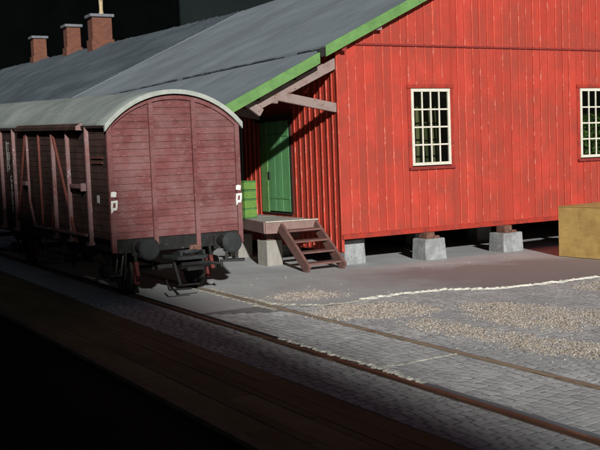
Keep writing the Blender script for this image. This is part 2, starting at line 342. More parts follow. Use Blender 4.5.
def gravel(name, polys, dens, m, seed, smin=.006, smax=.019, fuzz=.13):
    rng = np.random.default_rng(seed); V = []; Fc = []
    for poly, dk in polys:
        P = np.array(poly); lo = P.min(0)-.3; hi = P.max(0)+.3; N = int((hi-lo).prod()*dens*dk)
        for _ in range(N):
            p = rng.uniform(lo, hi)
            q = p+rng.normal(0, fuzz, 2)
            if not pip(q[0], q[1], poly): continue
            if math.sin(p[0]*7+seed*0)*math.sin(p[1]*5.3+1) > .55 and rng.random() < .6: continue
            s = smin+(smax-smin)*rng.random()**2; k = len(V); an = rng.uniform(0, 6.28); n = 5
            for a in range(n):
                t = an+6.283*a/n; V.append((p[0]+s*math.cos(t)*rng.uniform(.8, 1.2), p[1]+s*math.sin(t)*rng.uniform(.7, 1.1), -.002))
            for a in range(n):
                t = an+6.283*a/n+.2; V.append((p[0]+s*.75*math.cos(t), p[1]+s*.75*math.sin(t), s*rng.uniform(.35, .9)))
            for a in range(n): Fc.append((k+a, k+(a+1) % n, k+n+(a+1) % n, k+n+a))
            Fc.append(tuple(k+n+a for a in range(n)))
    me = bpy.data.meshes.new(name); me.from_pydata(V, [], Fc); me.materials.append(m)
    o = bpy.data.objects.new(name, me); C.objects.link(o); return o
GL = [(A_, .7), (B_, 1), (C_, 1), (D_, 1), (E_, .8)]
tag(gravel('gravel', GL, 1900, m_grav, 11), 'tan gravel scattered in strips over the cobbles in the lit yard', 'gravel', kind='stuff')
tag(gravel('white_gravel', GL, 600, m_grav2, 12), 'whitish chips mixed through the tan gravel strips', 'gravel', kind='stuff')
CL = [([(.9, -9), (5, -9), (6, -3.2), (.9, -3)], 1.), ([(5, -1), (9, -.5), (9, 1), (5, 1)], .6), ([(1, -2.5), (3.4, -2.5), (3.4, 2), (1, 2)], 1.0)]
tag(gravel('loose_grit', CL, 5, m_grav2, 13, .006, .018), 'loose pale grit dotted thinly over the yard', 'grit', kind='stuff')

# ================================================================== BACKDROP and added shade blocker behind the camera
BX = -7.52+math.tan(.5245+math.atan((190-300)/964.4)+.0)*(90+17.8)
t = MB().box(-190, 60, 92, 92.5, -.05, 90).build('backdrop', m_blackcloth)
tag(t, 'black cloth backdrop filling the left behind the chimneys', 'backdrop')
t = MB().box(BX, 220, 90, 90.5, -.05, 90).build('backdrop', m_greyboard)
tag(t, 'slightly lighter charcoal backdrop board behind the roof ridge', 'backdrop')

def shade_pt(x, y, yp=-47.):
    tt = y-yp; return (x-SA*tt, SB*tt)
p1 = shade_pt(-2.2, -11); p2 = shade_pt(-1.0, 2.)
sl_ = (p2[1]-p1[1])/(p1[0]-p2[0])
xe = p1[0]+6; ze = p1[1]-6*sl_
xr_ = -25.; zr_ = p1[1]+(p1[0]-xr_)*sl_
t = thing('shade_blocker', (0, 0, 0), 'tall dark shed-shaped blocker added behind the camera to shade the foreground', 'shade blocker')  # unseen, added so that its sloping edge casts the foreground shadow
prof = [(xe-.1, -.06), (xe-.1, ze), (xr_, zr_-.1), (-52, zr_-2.5), (-52, -.06)]
MB().prism(prof, (0, -59.5, 0), (1, 0, 0), (0, 0, 1), (0, 12.4, 0)).build('walls', m_blocker, t)
MB().prism([(xe, ze-.05), (xr_, zr_-.05), (-52.4, zr_-2.6), (-52.4, zr_-2.5), (xr_, zr_+.06), (xe, ze+.06)], (0, -59.8, 0), (1, 0, 0), (0, 0, 1), (0, 12.9, 0)).build('roof', m_slate, t)

# ================================================================== GOODS SHED
gs = thing('goods_shed', (4.833, 1.511, 0), 'long red board and batten goods shed with green verges and grey roof', 'goods shed', rz=-.0152)
GW = 17.4; UR = 8.7; SLP = .48; LEN = 22.4
def rz(u): return 5.43+SLP*min(u, GW-u) if False else (5.43+SLP*(min(u, GW-u)))      # top surface of roof at u (main)
ZB = .67; TH = .10
def wall_top(u): return rz(u)-TH-.02
WIN = [(2.08, 3.28, 2.34, 4.24), (7.78, 8.98, 2.34, 4.24), (13.5, 14.7, 2.34, 4.24)]
WC = .10
ZR = 5.27
# boards of the gable
mb = MB(); bt = MB(); u = 0.
us = [0.]
while us[-1] < GW-.2: us.append(us[-1]+random.choice((.23, .25, .26, .28)))
us[-1] = GW
def cut(u0, u1, a, b):                      # split [a,b] by window holes
    out = [(a, b)]
    for x0, x1, z0, z1 in WIN:
        if u1 > x0-WC and u0 < x1+WC:
            new = []
            for p, q in out:
                if p < z0-WC: new.append((p, min(q, z0-WC)))
                if q > z1+WC: new.append((max(p, z1+WC), q))
            out = new
    return out
edges = sorted(set(us+[w_[0]-WC for w_ in WIN]+[w_[1]+WC for w_ in WIN]))
for a, b in zip(edges, edges[1:]):
    if b-a < .004: continue
    segs = cut(a+.001, b-.001, ZB+.10, 99)
    j = rj(.003)
    for p, q in segs:
        for lo, hi, dy in ((p, min(q, ZR), 0), (max(p, ZR), q, -.012)):
            if hi <= lo: continue
            ta = min(hi, wall_top(a)); tb = min(hi, wall_top(b))
            if ta <= lo+.02 and tb <= lo+.02: continue
            ta = max(ta, lo+.01); tb = max(tb, lo+.01)
            y0 = dy+j
            mb.hexa([(a+.003, y0, lo), (b-.003, y0, lo), (b-.003, .03, lo), (a+.003, .03, lo)], [(a+.003, y0, ta), (b-.003, y0, tb), (b-.003, .03, tb), (a+.003, .03, ta)])
    if b in us and b < GW-.05 and not any(abs(b-e) < .05 for w_ in WIN for e in (w_[0]-WC, w_[1]+WC)):
        for p, q in cut(b-.02, b+.02, ZB+.13, 99):
            for lo, hi, dy in ((p, min(q, ZR-.01), 0), (max(p, ZR+.05), q, -.012)):
                tt = min(hi, wall_top(b)-.02)
                if tt > lo+.05:
                    wv = .017+rj(.004); xx = b+rj(.006); dd = -.026+rj(.004)
                    bt.hexa([(xx-wv, dy+dd, lo), (xx+wv, dy+dd, lo), (xx+wv, dy-.004, lo), (xx-wv, dy-.004, lo)],
                            [(xx-wv+rj(.004), dy+dd, tt), (xx+wv+rj(.004), dy+dd, tt), (xx+wv, dy-.004, tt), (xx-wv, dy-.004, tt)])
gw = mb.build('gable_wall', m_red, gs)
bt.build('cover_strips', m_redbat, gw, .004)
mb = MB().box(-.02, GW+.02, -.045, -.013, ZR, ZR+.045); mb.build('drip_rail', m_dred, gw, .006)
MB().box(-.03, GW+.03, -.05, .0, ZB, ZB+.12).build('bottom_board', m_redtrim, gw, .006)
# inner lining so that no light leaks through the joints
mb = MB(); e2 = [0]+[z for w_ in WIN for z in (w_[0], w_[1])]+[GW]
for i in range(0, len(e2)-1):
    a, b = e2[i], e2[i+1]
    if i % 2 == 0:
        for c, d in ((a, min(b, UR)), (max(a, UR), b)):
            if d > c: mb.hexa([(c, .034, ZB), (d, .034, ZB), (d, .09, ZB), (c, .09, ZB)], [(c, .034, wall_top(c)-.02), (d, .034, wall_top(d)-.02), (d, .09, wall_top(d)-.02), (c, .09, wall_top(c)-.02)])
    else:
        mb.box(a, b, .034, .09, ZB, 2.34)
        for c, d in ((a, min(b, UR)), (max(a, UR), b)):
            if d > c: mb.hexa([(c, .034, 4.24), (d, .034, 4.24), (d, .09, 4.24), (c, .09, 4.24)], [(c, .034, wall_top(c)-.02), (d, .034, wall_top(d)-.02), (d, .09, wall_top(d)-.02), (c, .09, wall_top(c)-.02)])
mb.build('lining', m_dark, gw)
# windows
def window(x0, x1, z0, z1):
    cs = MB()
    cs.box(x0-WC-.02, x1+WC+.02, -.045, -.014, z1+.015, z1+WC)       # head board
    cs.box(x0-WC, x0-.004, -.018, .03, z0-WC, z1+.012); cs.box(x1+.004, x1+WC, -.018, .03, z0-WC, z1+.012)
    cs.box(x0-.002, x1+.002, -.016, .03, z0-WC, z0-.03); cs.box(x0-.002, x1+.002, -.010, .03, z1+.002, z1+.012)
    for k in range(3): cs.box(x1+.03+k*.03, x1+.042+k*.03, -.026, -.019, z0-.05, z1+.01)
    win = cs.build('window', m_redtrim, gs, .004)
    fr = MB(); f = .075
    fr.box(x0, x1, -.035, .02, z0, z0+f); fr.box(x0, x1, -.035, .02, z1-f, z1)
    fr.box(x0, x0+f, -.034, .019, z0+f, z1-f); fr.box(x1-f, x1, -.034, .019, z0+f, z1-f)
    nx, nz = 4, 4; iw = (x1-x0-2*f); ih = (z1-z0-2*f)
    for i in range(1, nx): xx = x0+f+iw*i/nx; fr.box(xx-.020, xx+.020, -.024, .012, z0+f, z1-f)
    for i in range(1, nz): zz = z0+f+ih*i/nz; fr.box(x0+f, x1-f, -.027, .014, zz-.020, zz+.020)
    fr.build('frame', m_white, win, .004)
    MB().box(x0+f-.01, x1-f+.01, -.006, -.002, z0+f-.01, z1-f+.01).build('pane', m_glass, win)
    MB().box(x0-WC-.01, x1+WC+.01, -.075, -.02, z0-WC, z0-WC+.06).build('sill', m_dred, win, .005)
for w_ in WIN: window(*w_)
# side wall (faces the track)
DY0, DY1, DZ0, DZ1 = 2.45, 4.1, 1.22, 3.62      # green door opening in v
GY0, GY1 = 5.25, 7.2
mb = MB(); bt = MB(); v = .0; ZS = .35
while v < 74:
    wd = random.choice((.24, .26, .28)) if v < 12 else .6
    a, b = v, min(v+wd, 74)
    lo = ZS if v < 14 else .5
    for p, q in ((a, b),):
        pieces = [(lo, 5.15)]
        for d0, d1, z0, z1 in ((DY0, DY1, DZ0, DZ1), (GY0, GY1, 1.2, 3.7)):
            if b > d0 and a < d1:
                pieces = [(lo, z0-.02), (z1+.02, 5.15)]
                if a < d0-.02: mb.box(-.001, .03, a+.002, d0-.002, lo, 5.15); a2 = d0
                if b > d1+.02: mb.box(-.001, .03, d1+.002, b-.002, lo, 5.15); b = d1
                if a < d0: a = d0
        for z0, z1 in pieces:
            if b-a > .01: mb.box(rj(.002), .03, a+.002, b-.002, z0, z1)
    if v > .1 and not (DY0-.05 < v < DY1+.05) and not (GY0-.05 < v < GY1+.05):
        bt.box(-.034, -.004, v-.024, v+.024, lo+.04, 5.13)
    v += wd
bt.box(-.034, -.004, .0, .05, ZS+.02, 5.15)
sw = mb.build('side_wall', m_red, gs); bt.build('cover_strips', m_redbat, sw, .004)
MB().box(.034, .08, .1, 74, .5, 5.15).build('lining', m_dark, sw)
# green door
dr = MB()
for k in range(6):
    a = DY0+.03+k*(DY1-.42-DY0-.03)/6; b = DY0+.03+(k+1)*(DY1-.42-DY0-.03)/6
    dr.box(-.034+rj(.003), .028, a+.005, b-.005, DZ0+.02, DZ1)
door = dr.build('door', m_green, gs, .003)
j = MB().box(-.046, .03, DY1-.40, DY1-.01, DZ0-.02, DZ1).build('door_jamb', m_barge, door, .006)
MB().box(-.03, .03, DY0-.06, DY0+.02, DZ0-.02, DZ1).build('door_jamb', m_dark, door)
MB().box(-.03, .03, DY0, DY1, DZ0-.06, DZ0-.01).build('threshold', m_dark, door)
MB().box(-.10, .03, DY0-.2, DY1+.2, DZ1, DZ1+.16).build('lintel', m_dark, door)
for zz in (DZ0+.35, DZ1-.4): MB().box(-.046, -.036, DY0+.05, DY1-.5, zz, zz+.05).build('hinge_strap', m_green, door, .004)
MB().box(-.07, -.035, DY1-.52, DY1-.46, 2.1, 2.3).build('handle', m_iron, door, .006)
gd = MB()
for k in range(7): gd.box(-.02+rj(.003), .02, GY0+.03+k*.27, GY0+.29+k*.27, 1.2, 3.7)
tag(gd.build('door', m_grdoor, gs), 'blue grey boarded door panel')
# other walls
MB().box(GW-.03, GW, .1, 74, .4, 5.15).build('side_wall', m_red, gs)
MB().prism([(0, .4), (GW, .4), (GW, wall_top(GW)), (UR, wall_top(UR)), (0, wall_top(0))], (0, 73.9, 0), (1, 0, 0), (0, 0, 1), (0, .1, 0)).build('rear_wall', m_red, gs)
MB().box(.1, GW-.1, .12, 73.8, ZB+.02, ZB+.14).build('floor', m_dark, gs)
MB().box(.09, GW-.1, 4.2, 4.3, -.02, ZB+.01).build('cellar_board', m_dark, gs)
# roof --------------------------------------------------------------------
OV = -.24
def slab(name, u0, u1, zf, v0, v1, m, parent, th=TH, zf2=None):
    zf2 = zf2 or zf; b = [(u0, v0, zf(u0)-th), (u1, v0, zf(u1)-th), (u1, v1, zf2(u1)-th), (u0, v1, zf2(u0)-th)]
    return MB().hexa(b, [(x, y, z+th) for x, y, z in b]).build(name, m, parent)
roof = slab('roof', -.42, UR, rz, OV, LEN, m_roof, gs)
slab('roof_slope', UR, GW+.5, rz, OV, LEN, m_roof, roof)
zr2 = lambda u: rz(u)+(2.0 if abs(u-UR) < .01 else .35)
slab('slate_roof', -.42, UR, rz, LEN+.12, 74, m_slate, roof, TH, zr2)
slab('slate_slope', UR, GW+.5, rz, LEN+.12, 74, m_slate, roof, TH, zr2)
# slate courses, as thin staggered strips on the rear slope
mb = MB()
for i in range(1, 46):
    uu = -.3+i*.2
    y = LEN+.2+random.random()
    while y < 70:
        ln = random.uniform(.3, .9)
        if random.random() < .55:
            fy = (y-LEN)/(74-LEN); lift = .35+1.65*max(0, uu)/UR
            z = rz(uu)+fy*lift
            mb.hexa([(uu, y, z+.0), (uu+.10, y, z+.0+.048), (uu+.10, y+ln, z+.048+.003), (uu, y+ln, z+.003)], [(uu, y, z+.016), (uu+.10, y, z+.064), (uu+.10, y+ln, z+.067), (uu, y+ln, z+.019)])
        y += ln+random.uniform(.1, .5)
mb.build('slate_courses', m_slate, roof)
MB().beam((-.42, LEN+.06, rz(-.42)), (UR, LEN+.06, rz(UR)+.0), .06, .03).build('joint_rib', m_seam, roof)
# canopy roof, a little lower, over the loading platform
CU = -3.15
def cz(u): return 5.16+.485*(u+.40)
can = slab('canopy_roof', CU, -.42, lambda u: cz(u), OV+.02, 22.4, m_roof, gs, .09)
slab('canopy_slate', CU, -.42, lambda u: cz(u), 22.52, 74, m_slate, can, .09)
mb = MB(); v = OV+.05
while v < 22:
    ln = random.uniform(.25, .7); z0 = rz(-.42)+.004
    mb.box(-.44+rj(.015), -.418+rj(.01), v, v+ln+rj(.08), z0-.13, z0-.06+random.uniform(-.02, .03)); v += ln
mb.build('cracked_joint', m_roofcr, can)
# verge boards
def verge(u0, u1, zf, hh, lab=None, yo=OV-.045, z_off=.012):
    b = [(u0, yo, zf(u0)-hh), (u1, yo, zf(u1)-hh), (u1, yo+.04, zf(u1)-hh), (u0, yo+.04, zf(u0)-hh)]
    tt = [(x, y, z+hh+z_off) for x, y, z in b]
    o = MB().hexa(b, tt).build('verge_board', m_barge, gs, .006); return o
verge(-.47, UR, rz, .25); verge(UR+.004, GW+.5, rz, .25); verge(CU, -.62, cz, .25, yo=OV-.03)
MB().beam((-.62, OV, 5.02), (-.48, OV, 5.10), .06, .18).build('verge_bracket', m_iron, gs)
MB().box(1.0, 1.16, OV+.04, .0, rz(1.08)-.33, rz(1.08)-.24).build('purlin_end', m_wood, gs)
MB().box(.02, .14, OV+.04, .0, rz(.08)-.36, rz(.08)-.26).build('purlin_end', m_dred, gs)
MB().box(3.9, 4.04, OV+.04, .0, rz(3.97)-.33, rz(3.97)-.25).build('purlin_end', m_dred, gs)
# canopy trusses
def truss(v):
    t = MB()
    r0 = (.02, v, 4.86); r1 = (-2.22, v, 3.84)
    t.beam(r0, r1, .12, .25)
    tr = t.build('truss', m_wood, gs, .012)
    b = MB(); b.beam((.0, v-.004, 3.80), (-1.62, v-.004, 4.10), .11, .22); b.build('brace', m_wood, tr, .012)
    b = MB(); b.beam((-1.55, v+.02, 3.98), (-2.30, v+.02, 4.02), .13, .14); b.beam((-2.02, v-.05, 3.70), (-2.42, v-.05, 3.98), .14, .20)
    b.beam((-1.72, v-.04, 4.22), (-1.98, v-.04, 4.30), .16, .20, up=(.5, 0, 1))
    b.build('knee_block', m_wood, tr, .03)
for vv in (.14, 4.0, 8., 12., 16., 20.): truss(vv)
for uu, dz in ((-2.15, -.19), (-1.2, -.19)):
    MB().box(uu-.07, uu+.07, .0, 22, cz(uu)+dz-.14, cz(uu)+dz).build('purlin', m_dark, can)
MB().box(CU+.1, CU+.22, .0, 22, cz(CU+.16)-.26, cz(CU+.16)-.12).build('purlin', m_dark, can)
# chimneys on the ridge
def chimney(v, wd, dp, hh, uc, cap=.12, pot=False):
    fy = (v-LEN)/(74-LEN); zb = rz(UR)+2.0*fy
    c = MB().box(uc-wd/2, uc+wd/2, v, v+dp, zb-.9, zb+hh)
    c.box(uc-wd/2-.1, uc+wd/2+.1, v-.08, v+dp+.08, zb-.9, zb+.28)
    ch = c.build('chimney', m_brick, roof)
    MB().box(uc-wd/2-.14, uc+wd/2+.14, v-.14, v+dp+.14, zb+hh, zb+hh+.18).build('chimney_cap', m_cap, ch)
    if pot:
        MB().lathe((uc+.15, v+dp/2, zb+hh+.18), (0, 0, 1), [(0, .17), (.15, .15), (.35, .12), (.95, .14), (1.0, .18), (1.2, .17), (1.25, .1)], 14).build('chimney_pot', m_pot, ch, 0, True)
chimney(43.0, 1.33, 1.0, 1.75, UR-.25, pot=True)
chimney(50.2, 1.0, .9, 1.75, UR-.05)
chimney(60.3, 1.05, .9, 1.75, UR+.1)
# foundation blocks under the shed
def block(u, v, wu, wv, h, pad=True, m=m_conc):
    k = MB(); q = .02
    k.hexa([(u-wu/2, v-wv/2, -.02), (u+wu/2, v-wv/2+rj(.03), -.02), (u+wu/2, v+wv/2, -.02), (u-wu/2, v+wv/2, -.02)],
           [(u-wu/2+q, v-wv/2+q, h), (u+wu/2-q, v-wv/2+q, h+rj(.02)), (u+wu/2-q, v+wv/2-q, h), (u-wu/2+q, v+wv/2-q, h)])
    o = k.build('foundation_block', m, gs, .03)
    if pad:
        p = MB(); p.box(u-.20, u+.05, v-.2, v+.15, h-.01, ZB+.01); p.box(u-.0, u+.17, v-.24, v+.05, h-.012, h+.07); p.build('packing_stone', m_rust, o, .02)
    return o
block(.58, .75, .62, .7, .60, False); block(2.50, -.02, .64, .60, .52); block(4.95, -.10, .68, .62, .49)
block(7.5, -.1, .64, .6, .5); block(10.2, -.1, .86, .72, .5); block(13., -.1, .86, .72, .5)
for uu in (1.9, 4.1, 6.3): block(uu, 2.6, .55, .5, .64, False, m_conc)
block(.4, 3.6, .7, .6, .4, False); block(.4, 7.5, .7, .6, .4, False)

# foliage seen inside the second window: leafy green thing
t = thing('potted_bush', (4.833+8.65, 1.511+.55, .80), 'leafy yellow green bush seen through the right hand window', 'plant')
m_leaf = mat('bush_leaves', (.19, .28, .07), .6, .5, 4, island=.5, bump=0)
mb = MB()
for _ in range(2600):
    a = random.random()*6.283; r = .95*math.sqrt(random.random()); h = random.uniform(1.2, 2.75); r *= (1-.35*abs(h-1.9))
    c = Vector((r*math.cos(a), .45*r*math.sin(a), h)); d1 = Vector((rj(1), rj(1), rj(1))).normalized()*.07; d2 = d1.orthogonal().normalized()*.04
    mb.add([c-d1, c-d2, c+d1, c+d2], [(0, 1, 2, 3)])
mb.build('foliage', m_leaf, t); MB().tube((0, 0, .35), (0, 0, 1.9), .05, .03, 8).build('stem', m_dark, t)
MB().lathe((0, 0, 0), (0, 0, 1), [(0, .26), (.4, .34), (.42, .36), (.48, .36)], 16).build('pot', m_rust, t)

t = thing('leaning_boards', (4.833+2.95, 1.511+.55, .82), 'dark olive boards leaning inside the shed behind the left window', 'boards')
for k in range(9):
    MB().beam((-.75+k*.19+rj(.03), .1, 0), (-.70+k*.19+rj(.12), .3+rj(.06), random.uniform(2.4, 3.6)), random.uniform(.05, .13), .03, up=(0, 1, 0)).build('board', m_olive if k % 3 else m_rustb, t)

# ================================================================== PLATFORM, STEPS
pl = thing('loading_platform', (0, 0, 0), 'low loading platform with grey plank deck below the green door', 'platform')
PZ = 1.12; A = (3.48, 2.90); Bp = (4.78, 2.62); Cc = (4.30, 7.2); D = (4.78, 7.2)
mb = MB(); n = 26
for i in range(n):
    f0, f1 = i/n, (i+1)/n
    la = (A[0]+(Cc[0]-A[0])*f0, A[1]+(Cc[1]-A[1])*f0+.006); lb = (A[0]+(Cc[0]-A[0])*f1, A[1]+(Cc[1]-A[1])*f1-.004)
    ra_ = (4.78, Bp[1]+(D[1]-Bp[1])*f0+.006); rb_ = (4.78, Bp[1]+(D[1]-Bp[1])*f1-.004); z = PZ+rj(.003)
    mb.hexa([(la[0], la[1], PZ-.05), (ra_[0], ra_[1], PZ-.05), (rb_[0], rb_[1], PZ-.05), (lb[0], lb[1], PZ-.05)],
            [(la[0], la[1], z), (ra_[0], ra_[1], z), (rb_[0], rb_[1], z), (lb[0], lb[1], z)])
mb.build('deck', m_deck, pl)
MB().beam((A[0]-.02, A[1]-.03, PZ-.145), (Bp[0], Bp[1]-.03, PZ-.145), .05, .29).build('front_beam', m_dedge, pl, .008)
MB().beam((A[0]-.02, A[1]+.0, PZ-.145), (Cc[0]-.02, Cc[1], PZ-.145), .05, .28).build('side_beam', m_dedge, pl, .008)
MB().beam((A[0]-.03, A[1]-.06, PZ+.004), (Bp[0], Bp[1]-.06, PZ+.004), .05, .03).build('nosing', mat('pale_nosing', (.55, .52, .44), .7, .2, 6), pl, .006)
MB().box(3.72, 4.7, 3.3, 3.45, .63, .83).build('bearer', m_step, pl)
MB().box(3.9, 4.7, 5.6, 5.75, .63, .83).build('bearer', m_step, pl)
for (x, y) in ((3.86, 3.42), (4.2, 5.7)):
    MB().box(x-.22, x+.22, y-.26, y+.26, -.01, .635).build('stone_post', m_conc2, pl, .02)

st = thing('wooden_steps', (0, 0, 0), 'brown wooden steps leading down from the loading platform beside the shed corner', 'steps')
def yst(z): return 2.62-(PZ-.02-z)*1.18
for x in (3.72, 4.70):
    MB().beam((x, yst(1.06), 1.00), (x+.0, yst(-.0)-.02, .03), .07, .26).build('stringer', m_step, st, .008)
for k in range(4):
    z = .17+k*.245
    MB().box(3.755, 4.665, yst(z)-.16, yst(z)+.17, z-.02, z+.025).build('tread', m_step, st, .006)

# green crate on the platform
t = thing('green_crate_stack', (3.90, 4.75, PZ), 'tall lime green slatted crate standing on the platform behind the wagon', 'crate', rz=.1)
mb = MB()
for k in range(4): mb.box(-.18, .18, -.26, .26, .03+k*.24, .245+k*.24)
mb.build('body', m_lgreen, t, .01)
mb = MB()
for k in range(5): mb.box(-.192, .192, -.272, .272, .0+k*.235, .035+k*.235)
mb.build('bands', m_dgreen, t, .004)

# black iron stop under the right buffer
t = thing('iron_track_stop', (3.42, 5.0, 0), 'small black iron stop with two uprights on a foot beside the platform', 'track stop', rz=-.5)
MB().box(-.10, .46, -.12, .16, 0, .06).build('foot_plate', m_iron, t, .01)
for dx in (-.02, .24): MB().beam((dx, 0, .05), (dx+.04, 0, .44), .08, .09, up=(0, 1, 0)).build('upright', m_iron, t, .01)
MB().box(-.10, .34, -.07, .07, .42, .50).build('cross_bar', m_iron, t, .01)

# ochre box
t = thing('ochre_box', (9.72, -.62, 0), 'large plain ochre painted wooden box at the right end of the shed front', 'box', rz=.10)
mb = MB()
mb.box(0, .03, -4.2, 0, .01, 1.22); mb.box(.032, 1.6, -.03, 0, .01, 1.22); mb.box(.032, 1.6, -4.2, -4.17, .01, 1.22)
mb.box(1.57, 1.6, -4.16, -.032, .01, 1.22); mb.build('sides', m_ochre, t, .004)
MB().box(-.015, 1.615, -4.215, .015, 1.222, 1.236).build('lid', m_ochre, t, .006)

# ================================================================== WAGON
wg = thing('goods_wagon', (0, 0, 0), 'covered brown goods wagon with curved grey roof on the rails by the shed', 'railway wagon')
W2 = 1.40; L = 15.2; ZF = 1.23; ZE = 3.44; SAG = .62
RC = (W2**2+SAG**2)/(2*SAG); ZC = ZE+SAG-RC
def arc_z(x, off=0): return ZC+math.sqrt((RC+off)**2-x*x)
def arc_x(z): return W2 if z <= ZE else math.sqrt(max(0, RC**2-(z-ZC)**2))
def end_wall(y0, y1, sgn):
    mb = MB(); n = 21; zt = ZE+SAG-.03
    for i in range(n):
        a = ZF+(zt-ZF)*i/n+.0025; b = ZF+(zt-ZF)*(i+1)/n-.0025; j = rj(.003)
        cuts = [a, b] if b <= ZE else [a]+[a+(b-a)*k/4 for k in (1, 2, 3)]+[b]
        for p, q in zip(cuts, cuts[1:]):
            xa, xb = arc_x(p)-.03, arc_x(q)-.03
            if xb < .05: xb = .05
            mb.hexa([(-xa, y0+j, p), (xa, y0+j, p), (xa, y1, p), (-xa, y1, p)], [(-xb, y0+j, q), (xb, y0+j, q), (xb, y1, q), (-xb, y1, q)])
    return mb
ew = end_wall(.03, .07, 1).build('end_wall', m_wag, wg, .004)
MB().prism([(-W2+.05, ZF), (W2-.05, ZF)]+[(x, arc_z(x)-.05) for x in np.linspace(W2-.05, -W2+.05, 17)], (0, .075, 0), (1, 0, 0), (0, 0, 1), (0, .04, 0)).build('end_lining', m_dark, wg)
MB().prism([(-W2, ZF), (W2, ZF)]+[(x, arc_z(x)-.03) for x in np.linspace(W2, -W2, 17)], (0, L-.05, 0), (1, 0, 0), (0, 0, 1), (0, .04, 0)).build('rear_wall', m_wag, wg)
for x in (-.50, .40): 
    r = MB().box(x-.045, x+.045, -.035, .029, ZF-.27, arc_z(x)-.13)
    for zz in np.linspace(ZF-.2, arc_z(x)-.3, 12): r.tube((x, -.034, zz), (x, -.044, zz), .012, n=6)
    r.build('end_rib', m_wag, wg, .005)
for sx in (-1, 1):
    MB().box(min(sx*(W2-.09), sx*(W2+.012)), max(sx*(W2-.09), sx*(W2+.012)), -.02, .07, ZF-.25, ZE+.02).build('corner_post', m_wag, wg, .01)
n = 24; mb = MB(); xs = np.linspace(W2-.04, -W2+.04, n+1)
for i in range(n):
    a, b = xs[i+1], xs[i]
    mb.hexa([(a, -.01, arc_z(a)-.13), (b, -.01, arc_z(b)-.13), (b, .07, arc_z(b)-.13), (a, .07, arc_z(a)-.13)], [(a, -.01, arc_z(a)-.05), (b, -.01, arc_z(b)-.05), (b, .07, arc_z(b)-.05), (a, .07, arc_z(a)-.05)])
mb.build('end_arch', m_wag, wg)
# roof
def roofmesh(y0, y1, o0, o1, xm, n=28):
    mb = MB(); xs = np.linspace(-xm, xm, n+1)
    for a, b in zip(xs, xs[1:]):
        mb.hexa([(a, y0, arc_z(a, o0)), (b, y0, arc_z(b, o0)), (b, y1, arc_z(b, o0)), (a, y1, arc_z(a, o0))], [(a, y0, arc_z(a, o1)), (b, y0, arc_z(b, o1)), (b, y1, arc_z(b, o1)), (a, y1, arc_z(a, o1))])
    return mb
# weld a smooth skin for the roof
xs = np.linspace(-W2-.06, W2+.06, 33); ys = np.linspace(-.02, L+.05, 30); V = []; Fc = []
for j, y in enumerate(ys):
    for i, x in enumerate(xs): V.append((x, y, arc_z(x, .05)+.010*math.sin(y*2.1)*math.sin(x*2+y)*.6))
for j in range(len(ys)-1):
    for i in range(len(xs)-1): k = j*33+i; Fc.append((k, k+1, k+34, k+33))
me = bpy.data.meshes.new('roof'); me.from_pydata(V, [], Fc); me.materials.append(m_wroof)
ro = bpy.data.objects.new('roof', me); C.objects.link(ro); ro.parent = wg
for p in me.polygons: p.use_smooth = True
so_ = ro.modifiers.new('s', 'SOLIDIFY'); so_.thickness = .05; so_.offset = -1
roofmesh(-.09, -.022, -.030, .056, W2+.062).build('roof_edge', m_wtrim, ro)
for sx in (-1, 1):
    x = sx*(W2+.05); MB().box(x-.02, x+.02, -.02, L, ZE-.05, ZE+.0).build('eave_strip', m_dark, ro)
